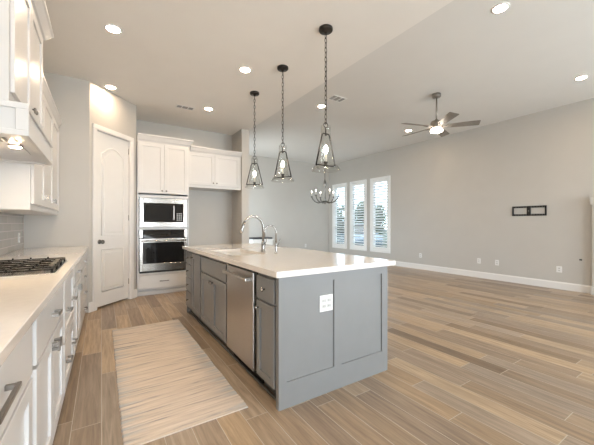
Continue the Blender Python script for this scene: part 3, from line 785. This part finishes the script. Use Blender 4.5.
# ------------------------------------------------------------------ rug
def rug():
    x0, x1, y0, y1 = .10, .825, 1.885, 4.08; n = 150; mb = MB()
    cx_, cy_ = (x0 + x1) / 2, (y0 + y1) / 2
    rows = []
    for k in range(n + 1):
        y = y0 + (y1 - y0) * k / n
        a = x0 + .004 * math.sin(k * 1.9) * random.random() + .002 * math.sin(k * .31); b = x1 + .004 * math.sin(k * 2.3) * random.random() + .002 * math.sin(k * .23)
        z = .008 + .0012 * math.sin(k * 2.6)
        rows.append([(a, y, .001), (a + .004, y, z)] + [(a + (b - a) * j / 6, y, z + .0008 * math.sin(k * .8 + j)) for j in range(1, 6)] + [(b - .004, y, z), (b, y, .001)])
    vs = [[mb.bm.verts.new(p) for p in r] for r in rows]
    for r0, r1 in zip(vs, vs[1:]):
        for j in range(len(r0) - 1):
            f = mb.bm.faces.new([r0[j], r0[j + 1], r1[j + 1], r1[j]])
        mb.bm.faces.new([r0[0], r1[0], r1[-1], r0[-1]])
    mb.bm.faces.new(vs[0]); mb.bm.faces.new(vs[-1])
    o = mb.build('rug', M['rug'], None, (cx_, cy_, 0))
    tag(o, 'woven cream runner rug with thin grey stripes on the kitchen floor', 'rug')
rug()

# ------------------------------------------------------------------ recessed lights
def can(x, y, z, label):
    t = local_thing('recessed_light', label, 'ceiling light', (x, y, z), 'recessed ceiling lights')
    MB().lathe((0, 0, -.0006), [(.082, 0), (.082, -.003), (.076, -.007), (.060, -.008), (.060, 0)], 28, cap=False).build('trim_ring', M['plastic'], t)
    MB().lathe((0, 0, -.0008), [(.059, 0), (.059, -.005), (0, -.0055)], 28).build('diffuser', M['can'], t)
    return t
c0 = can(.10, 3.59, ZK, 'recessed ceiling light nearest the left wall cabinets, upper left of the photo')
CG = 'recessed ceiling lights'
for x, y, z, l in ((.11, 5.146, ZK, 'recessed ceiling light close above the pantry door wall'),
                   (1.545, 3.63, ZK, 'recessed ceiling light left of the pendant canopies over the island side'),
                   (1.545, 5.21, ZK, 'recessed ceiling light in front of the white cabinets, right of the kitchen vent'),
                   (3.41, 1.48, ZG, 'recessed great room ceiling light at the top edge of the photo'),
                   (6.06, 1.53, ZG, 'recessed great room ceiling light nearest the fireplace wall at far right'),
                   (3.45, 4.52, ZG, 'recessed great room ceiling light beside the near pendant chain and vent'),
                   (6.08, 4.60, ZG, 'recessed great room ceiling light just left of the ceiling fan'),
                   (.10, .47, ZK, 'recessed ceiling light over the near end of the left worktop'),
                   (.10, 2.03, ZK, 'recessed ceiling light over the left worktop before the cooktop'),
                   (1.545, .47, ZK, 'recessed ceiling light behind the camera over the kitchen floor'),
                   (3.41, -1.5, ZG, 'recessed great room ceiling light behind the camera'),
                   (6.06, -1.5, ZG, 'recessed great room ceiling light in the corner behind the camera')):
    copy_thing(c0, (x, y, z), l, CG)

# ceiling vents
def vent(x, y, z, w_, d_, label, rz=0):
    t = local_thing('ceiling_vent', label, 'vent', (x, y, z), 'ceiling vents', rz)
    f = MB(); fr = .022
    f.box(-w_ / 2, w_ / 2, -d_ / 2, -d_ / 2 + fr, -.008, -.0005, .002).box(-w_ / 2, w_ / 2, d_ / 2 - fr, d_ / 2, -.008, -.0005, .002)
    f.box(-w_ / 2, -w_ / 2 + fr, -d_ / 2 + fr, d_ / 2 - fr, -.008, -.0005, .002).box(w_ / 2 - fr, w_ / 2, -d_ / 2 + fr, d_ / 2 - fr, -.008, -.0005, .002)
    for q in (-1, 1): f.box(q * w_ / 6 - .008, q * w_ / 6 + .008, -d_ / 2 + fr, d_ / 2 - fr, -.008, -.0005)
    f.build('frame', M['plastic'], t)
    MB().box(-w_ / 2 + fr, w_ / 2 - fr, -d_ / 2 + fr, d_ / 2 - fr, -.002, -.0005).build('duct', M['ventdark'], t)
    s = MB(); n = int((d_ - 2 * fr) / .014)
    for k in range(n):
        yy = -d_ / 2 + fr + .007 + k * .014
        s._hull([(x_, yy + a_, z_ + b_) for x_ in (-w_ / 2 + fr, w_ / 2 - fr) for a_, z_ in ((0, -.003), (.004, -.0075)) for b_ in (0, -.0008)])
    s.build('louvres', M['ventslat'], t)
vent(1.19, 5.36, ZK, .30, .15, 'small ceiling vent in the kitchen above the oven tower')
vent(3.47, 4.10, ZG, .30, .20, 'ceiling vent in the great room right of the near pendant chain')

# ------------------------------------------------------------------ pendants
def chain_mb(x, y, z0, z1, pitch=.036, r=.0032, w_=.009):
    mb = MB(); n = max(1, round((z1 - z0) / pitch)); p = (z1 - z0) / n
    for k in range(n):
        zc = z0 + (k + .5) * p; L_ = p * .5 + r * 1.6; pts = []
        for a in range(10):
            t = 2 * PI * a / 10; uu = w_ * math.cos(t); vv = L_ * math.sin(t)
            pts.append((x + uu, y, zc + vv) if k % 2 else (x, y + uu, zc + vv))
        mb.tube(pts, r, 5, closed=True)
    return mb
def pendant(loc, rz, label):
    t = local_thing('pendant_light', label, 'pendant light', loc, 'lantern pendants over the island', rz)   # origin at the canopy
    H = loc[2]
    zt, zb = 2.135 - H, 1.815 - H
    MB().lathe((0, 0, -.0006), [(.07, 0), (.07, -.022), (.064, -.030), (.02, -.034), (.012, -.05), (0, -.052)], 28).build('canopy', M['bronze'], t)
    chain_mb(0, 0, zt + .10, -.05, .048, .0036, .0115).build('chain', M['bronze'], t)
    f = MB(); s = .006
    f.tube([(.025 * math.cos(2 * PI * k / 16), 0, zt + .088 + .025 * math.sin(2 * PI * k / 16)) for k in range(16)], .0042, 6, closed=True)
    f.lathe((0, 0, zt - .02), [(.007, 0), (.012, .012), (.007, .03), (.006, .085)], 12)
    f.tube([(-.121, 0, zb), (-.046, 0, zt - .012), (-.035, 0, zt), (.035, 0, zt), (.046, 0, zt - .012), (.121, 0, zb)], .0074, 6)
    f.tube([(-.125, 0, zb), (.125, 0, zb)], .0074, 6)
    f.build('frame', M['bronze'], t)
    c = MB().lathe((0, 0, zb - .018), [(.012, 0), (.017, .008), (.017, .045), (.022, .05), (.022, .056), (.010, .058)], 16).build('candle_cup', M['bronze'], t)
    MB().lathe((0, 0, zb + .04), [(.011, 0), (.011, .085)], 14).build('candle_sleeve', M['candle'], t)
    MB().lathe((0, 0, zb + .125), [(.009, 0), (.018, .018), (.022, .035), (.016, .058), (.005, .078), (0, .082)], 16).build('bulb', M['bulb'], t)
    g = MB().lathe((0, 0, zb), [(.048, .40), (.050, .33), (.060, .20), (.082, .06), (.092, .018), (.125, -.010), (.148, -.052), (.145, -.052), (.122, -.013), (.089, .016), (.079, .06), (.057, .20), (.047, .33), (.045, .40), (.048, .40)], 32, cap=False)
    g.build('glass_shade', M['shade'], t)
    return t
p0 = pendant((1.905, 2.425, ZK), 0, 'nearest and largest-looking lantern pendant, in front of the chandelier')
copy_thing(p0, (1.922, 3.322, ZK), 'middle lantern pendant of the row of three over the island', None, math.radians(-60))
copy_thing(p0, (1.938, 4.195, ZK), 'farthest lantern pendant, hanging beside the refrigerator alcove wall', None, math.radians(-32.7))

# ------------------------------------------------------------------ chandelier
t = thing('chandelier', 'small bronze chandelier with curved candle arms in front of the shuttered windows', 'chandelier', (5.31, 6.8, ZG))
cx, cy = 5.31, 6.8
MB().lathe((cx, cy, ZG - .0006), [(.07, 0), (.07, -.02), (.02, -.035), (0, -.04)], 24).build('canopy', M['pewter'], t)
chain_mb(cx, cy, 2.52, ZG - .035, .05, .005, .013).build('chain', M['pewter'], t)
MB().lathe((cx, cy, 1.80), [(0, -.03), (.02, -.015), (.03, .01), (.015, .05), (.03, .12), (.02, .22), (.012, .40), (.025, .46), (.045, .52), (.04, .60), (.015, .66), (.01, .73)], 18).build('column', M['pewter'], t)
for k in range(6):
    a = math.radians(12 + 60 * k); ca, sa = math.cos(a), math.sin(a)
    pts = []
    for r, z in ((.02, 1.87), (.10, 1.83), (.19, 1.815), (.28, 1.85), (.35, 1.92), (.38, 1.985)): pts.append((cx + r * ca, cy + r * sa, z))
    ar = MB().tube(pts, [.017, .017, .016, .015, .015, .016], 8).build('arm', M['pewter'], t)
    x, y = cx + .38 * ca, cy + .38 * sa
    MB().lathe((x, y, 1.985), [(.012, 0), (.034, .010), (.036, .018), (.014, .02), (.014, .035)], 14).build('candle_cup', M['pewter'], ar)
    MB().lathe((x, y, 2.02), [(.012, 0), (.012, .09)], 12).build('candle_sleeve', M['candle'], ar)
    MB().lathe((x, y, 2.11), [(.006, 0), (.012, .02), (.009, .04), (0, .062)], 12).build('bulb', M['dimbulb'], ar)

# ------------------------------------------------------------------ ceiling fan
fx, fy = 4.765, 3.048
t = thing('ceiling_fan', 'brown five-blade ceiling fan with a lit round lamp in the great room', 'ceiling fan', (fx, fy, ZG))
MB().lathe((fx, fy, ZG - .0006), [(.068, 0), (.068, -.05), (.06, -.062), (.018, -.068), (0, -.069)], 28).build('canopy', M['fanmetal'], t)
MB().lathe((fx, fy, 2.97), [(.0135, 0), (.0135, .39)], 14).build('downrod', M['fanmetal'], t)
MB().lathe((fx, fy, 2.83), [(.06, 0), (.085, .008), (.095, .02), (.095, .11), (.085, .125), (.03, .135), (.022, .16), (0, .16)], 28).build('motor_housing', M['fanmetal'], t)
for k in range(5):
    a = math.radians(19 + 72 * k); u = Vector((math.cos(a), math.sin(a), 0)); v = Vector((-u.y, u.x, 0)); c = Vector((fx, fy, 2.865))
    bl = MB(); vs = []
    for (r, h) in ((.17, .050), (.20, .056), (.58, .070), (.66, .072), (.675, .066)):
        for sgn in (-1, 1):
            for th in (-.003, .003): vs.append((r, sgn, bl.bm.verts.new(c + u * (r * .95) + v * (sgn * h) + Vector((0, 0, -sgn * h * .24 + th)))))
    n = 5
    V = [x[2] for x in vs]
    for i in range(n - 1):
        A = V[4 * i:4 * i + 4]; B = V[4 * i + 4:4 * i + 8]
        for p, q in ((0, 1), (1, 3), (3, 2), (2, 0)): bl.bm.faces.new([A[p], A[q], B[q], B[p]])
    bl.bm.faces.new([V[0], V[1], V[3], V[2]]); bl.bm.faces.new([V[-4], V[-3], V[-1], V[-2]])
    b_ = bl.build('blade', M['blade'], t)
    ir = MB()
    for sgn in (-1, 1): ir.tube([c + u * .085 + v * sgn * .015 + Vector((0, 0, -.008)), c + u * .14 + v * sgn * .025 + Vector((0, 0, -.006)), c + u * .23 + v * sgn * .03 + Vector((0, 0, -.004 - sgn * .007))], .006, 6)
    ir.build('blade_iron', M['fanmetal'], b_)
MB().lathe((fx, fy, 2.772), [(0, 0), (.075, .003), (.095, .012), (.097, .036), (.08, .057)], 28).build('lamp', M['fanlamp'], t)

# ------------------------------------------------------------------ plantation shutters
for i, (a, b) in enumerate(WY):
    t = thing('plantation_shutter', ['white plantation shutter in the window nearest the far corner', 'white plantation shutter in the middle window of three', 'white plantation shutter in the window nearest the ceiling fan side, rightmost'][i], 'shutter', (XR, (a + b) / 2, WZ0), 'plantation shutters')
    f = MB(); o_ = .065
    f.box(XR - .022, XR - .001, a - o_, a + .012, WZ0 - .06, WZ1 + .06, .003).box(XR - .022, XR - .001, b - .012, b + o_, WZ0 - .06, WZ1 + .06, .003)
    f.box(XR - .022, XR - .001, a + .012, b - .012, WZ0 - .06, WZ0 + .012, .003).box(XR - .022, XR - .001, a + .012, b - .012, WZ1 - .012, WZ1 + .06, .003)
    f.build('frame', M['shutter'], t)
    p = MB(); s0, s1 = a + .015, b - .015; z0, z1 = WZ0 + .015, WZ1 - .015; x0, x1 = XR - .012, XR + .016
    p.box(x0, x1, s0, s0 + .05, z0, z1, .002).box(x0, x1, s1 - .05, s1, z0, z1, .002).box(x0, x1, s0 + .05, s1 - .05, z0, z0 + .09, .002).box(x0, x1, s0 + .05, s1 - .05, z1 - .09, z1, .002)
    p.build('panel_frame', M['shutter'], t)
    l = MB(); n = 24; zz0, zz1 = z0 + .09, z1 - .09; tl_ = math.radians(-24)
    for k in range(n):
        zc = zz0 + (zz1 - zz0) * (k + .5) / n; w_ = .041
        l._hull([(XR + .002 + sx * w_ * math.cos(tl_), yy, zc + sx * w_ * math.sin(tl_) + th) for sx in (-1, 1) for yy in (s0 + .051, s1 - .051) for th in (-.0055, .0055)], .002)
    l.build('louvres', M['shutter'], t)

# ------------------------------------------------------------------ right wall fittings
FR = Fr((XR, 0, 0), (0, -1, 0), (-1, 0, 0))    # u = -y
outlet(FR, -5.08, .37, 0, 'white wall outlet on the right wall nearest the shuttered windows')
outlet(FR, -3.575, .38, 0, 'white wall outlet, left one of a close pair left of the bracket')
outlet(FR, -3.20, .38, 0, 'white wall outlet, right one of a close pair nearer the bracket')
outlet(FR, -2.135, .37, 0, 'white wall outlet below the right end of the black bracket', w_=.085)
FFW = Fr((0, YF, 0), (1, 0, 0), (0, -1, 0))
outlet(FFW, 6.15, .44, 0, 'white wall outlet on the far blue-grey wall behind the island')
jp = thing('cable_outlet', 'small dark cable hole in the right wall beside the fireplace', 'outlet', (XR, 1.83, .57))
MB().fbox(FR, -1.852, -1.812, .567, .592, .0005, .004, .002).build('opening', M['black'], jp)

t = thing('tv_bracket', 'black slotted television wall bracket, empty, on the right wall', 'tv bracket', (XR, 2.615, 1.38))
mt = MB(); yl, yr = 2.905, 2.325
u0, u1 = -yl, -yr; z0, z1 = 1.385, 1.58
for v0, v1 in ((z0, z0 + .012), (z1 - .034, z1 - .022), (z0 + .022, z0 + .034), (z1 - .012, z1)): mt.fbox(FR, u0, u1, v0, v1, .004, .018, .001)
n = 13
for k in range(n + 1):
    u = u0 + (u1 - u0) * k / n
    for v0 in (z0 + .011, z1 - .023): mt.fbox(FR, max(u0, u - .009), min(u1, u + .009), v0, v0 + .012, .004, .018)
mt.fbox(FR, u0, u0 + .025, z0, z1, .001, .02, .001).fbox(FR, u1 - .025, u1, z0, z1, .001, .02, .001)
mt.build('rail_frame', M['black'], t)
uc = (u0 + u1) / 2
pl = MB().fbox(FR, uc - .033, uc + .033, z0, z1, .001, .022, .001).build('centre_plate', M['black'], t)
MB().lathe(FR.P(uc, (z0 + z1) / 2, .022), [(.01, 0), (.01, .004), (0, .005)], 12, FR.n).build('bolt', M['nickel'], pl)

# fireplace surround
t = thing('fireplace_surround', 'cream fireplace surround with a mantel shelf at the right edge of the photo', 'fireplace', (XR, .9, 0))
Y0, Y1 = .10, 1.655
for a, b in ((Y1 - .24, Y1), (Y0, Y0 + .24)):
    q = MB().box(XR - .10, XR - .001, a, b, .15, 1.46, .004).box(XR - .115, XR - .10, a + .05, b - .05, .22, 1.40, .006)
    q = q.build('pilaster', M['mantel'], t)
    MB().box(XR - .125, XR - .001, a - .015, b + .015, 0, .15, .006).build('plinth', M['mantel'], q)
MB().box(XR - .10, XR - .001, Y0, Y1, 1.461, 1.56, .003).box(XR - .095, XR - .001, Y0 + .24, Y1 - .24, 1.15, 1.461).build('frieze', M['mantel'], t)
MB().sweep([(XR - .001, Y1), (XR - .10, Y1), (XR - .10, Y0), (XR - .001, Y0)][::-1], [(0, 1.561), (.015, 1.561), (.03, 1.60), (.10, 1.63), (.12, 1.645), (.12, 1.68), (-.02, 1.68), (-.02, 1.561)]).build('mantel_shelf', M['mantel'], t)
MB().box(XR - .012, XR - .001, Y0 + .241, Y1 - .241, 0, 1.149).build('slip', M['tile'], t)
MB().box(XR - .02, XR - .0121, Y0 + .36, Y1 - .36, .02, .95).build('firebox', M['dark'], t)

# white low bench by the far wall
t = thing('storage_bench', 'low white cabinet with a dark top seen past the faucet', 'bench', (4.15, 8.75, 0))
MB().box(3.93, 4.62, 8.62, 8.96, 0, .70, .004).box(3.91, 4.64, 8.60, 8.96, .70, .735, .003).build('body', M['plastic'], t)
MB().box(3.93, 4.62, 8.63, 8.95, .7355, .79, .012, 2).build('cushion', M['fabric'], t)

# ------------------------------------------------------------------ outdoors
o = MB().box(-40, 60, -40, 60, -.35, -.20).build('ground', M['lawn']); o['kind'] = 'structure'
def tree(x, y, hgt, r, label, trunk=True):
    t = thing('tree', label, 'tree', (x, y, -.2), 'trees outside the windows')
    c = MB(); rnd = random.Random(int(x * 31 + y * 17))
    for k in range(1100):
        th = rnd.uniform(0, 2 * PI); ph = math.acos(rnd.uniform(-1, 1)); rr = rnd.uniform(.55, 1.0)
        zc = hgt * .55; rz = hgt * .47
        bump = 1 + .22 * math.sin(3 * th + x) * math.sin(2 * ph)
        p = Vector((x + r * rr * bump * math.sin(ph) * math.cos(th), y + r * rr * bump * math.sin(ph) * math.sin(th), -.2 + zc + rz * rr * math.cos(ph)))
        s = rnd.uniform(.10, .22)
        a = Vector((rnd.uniform(-1, 1), rnd.uniform(-1, 1), rnd.uniform(-1, 1))).normalized(); b = a.orthogonal().normalized()
        c.bm.faces.new([c.bm.verts.new(p + a * s), c.bm.verts.new(p + b * s * .6), c.bm.verts.new(p - a * s), c.bm.verts.new(p - b * s * .6)])
    c.build('foliage', M['leaf'], t)
    MB().tube([(x, y, -.2), (x + .05, y, hgt * .3), (x, y + .05, hgt * .7)], [.14, .11, .05], 8).build('trunk', M['bark'], t)
for x, y, hh, r, l in ((13.0, 16.6, 2.9, 1.25, 'green tree outside, seen through the left window'),
                      (15.2, 18.7, 3.2, 1.25, 'dark green tree farther back outside the left window'),
                      (16.2, 15.6, 3.1, 1.3, 'green tree outside the middle window'),
                      (17.6, 13.0, 3.2, 1.2, 'green tree outside the rightmost window, before the grey house'),
                      (18.8, 18.2, 3.4, 1.4, 'green tree at the back, outside the middle window')):
    tree(x, y, hh, r, l)
t = thing('house', 'grey neighbouring house with a low roof outside the rightmost window', 'house', (25, 16, -.2))
MB().box(22.5, 28, 12.6, 17.4, -.2, 2.1).build('wall', M['siding'], t)
FHs2 = Fr((0, 12.2, 0), (1, 0, 0), (0, 1, 0))
MB().prism(FHs2, [(22.1, 2.1), (28.4, 2.1), (25.25, 3.3)], 0, 5.6).build('roof', M['roof'], t)
for yy in (13.2, 14.6):
    wq = MB().box(22.44, 22.5, yy, yy + .9, .6, 1.7, .005).build('window', M['plastic'], t)
    MB().box(22.43, 22.439, yy + .06, yy + .84, .66, 1.64).build('pane', M['bglass'], wq)
# parked car
t = thing('car', 'silver parked car outside the middle window', 'car', (12.0, 12.6, -.2))
FC = Fr((12.0, 12.6, -.2), (0.5, .87, 0), (.87, -.5, 0))
MB().prism(FC, [(-2.1, .28), (2.1, .28), (2.15, .55), (2.0, .78), (1.2, .88), (-1.5, .92), (-2.1, .85), (-2.18, .55)], -.85, .85, .06).build('body', M['carpaint'], t)
MB().prism(FC, [(-1.5, .9), (1.15, .87), (.45, 1.38), (-.9, 1.40)], -.72, .72, .05).build('cabin', M['bglass'], t)
MB().prism(FC, [(-1.0, 1.36), (.5, 1.36), (.35, 1.43), (-.85, 1.44)], -.70, .70, .02).build('roof_panel', M['carpaint'], t)
for u in (-1.35, 1.35):
    for n_ in (-.87, .70):
        MB().lathe(FC.P(u, .32, n_), [(.18, 0), (.32, .01), (.32, .16), (.18, .17)], 20, FC.n).build('wheel', M['tyre'], t)

for o in bpy.data.objects:
    if 'at' in o.keys(): del o['at']
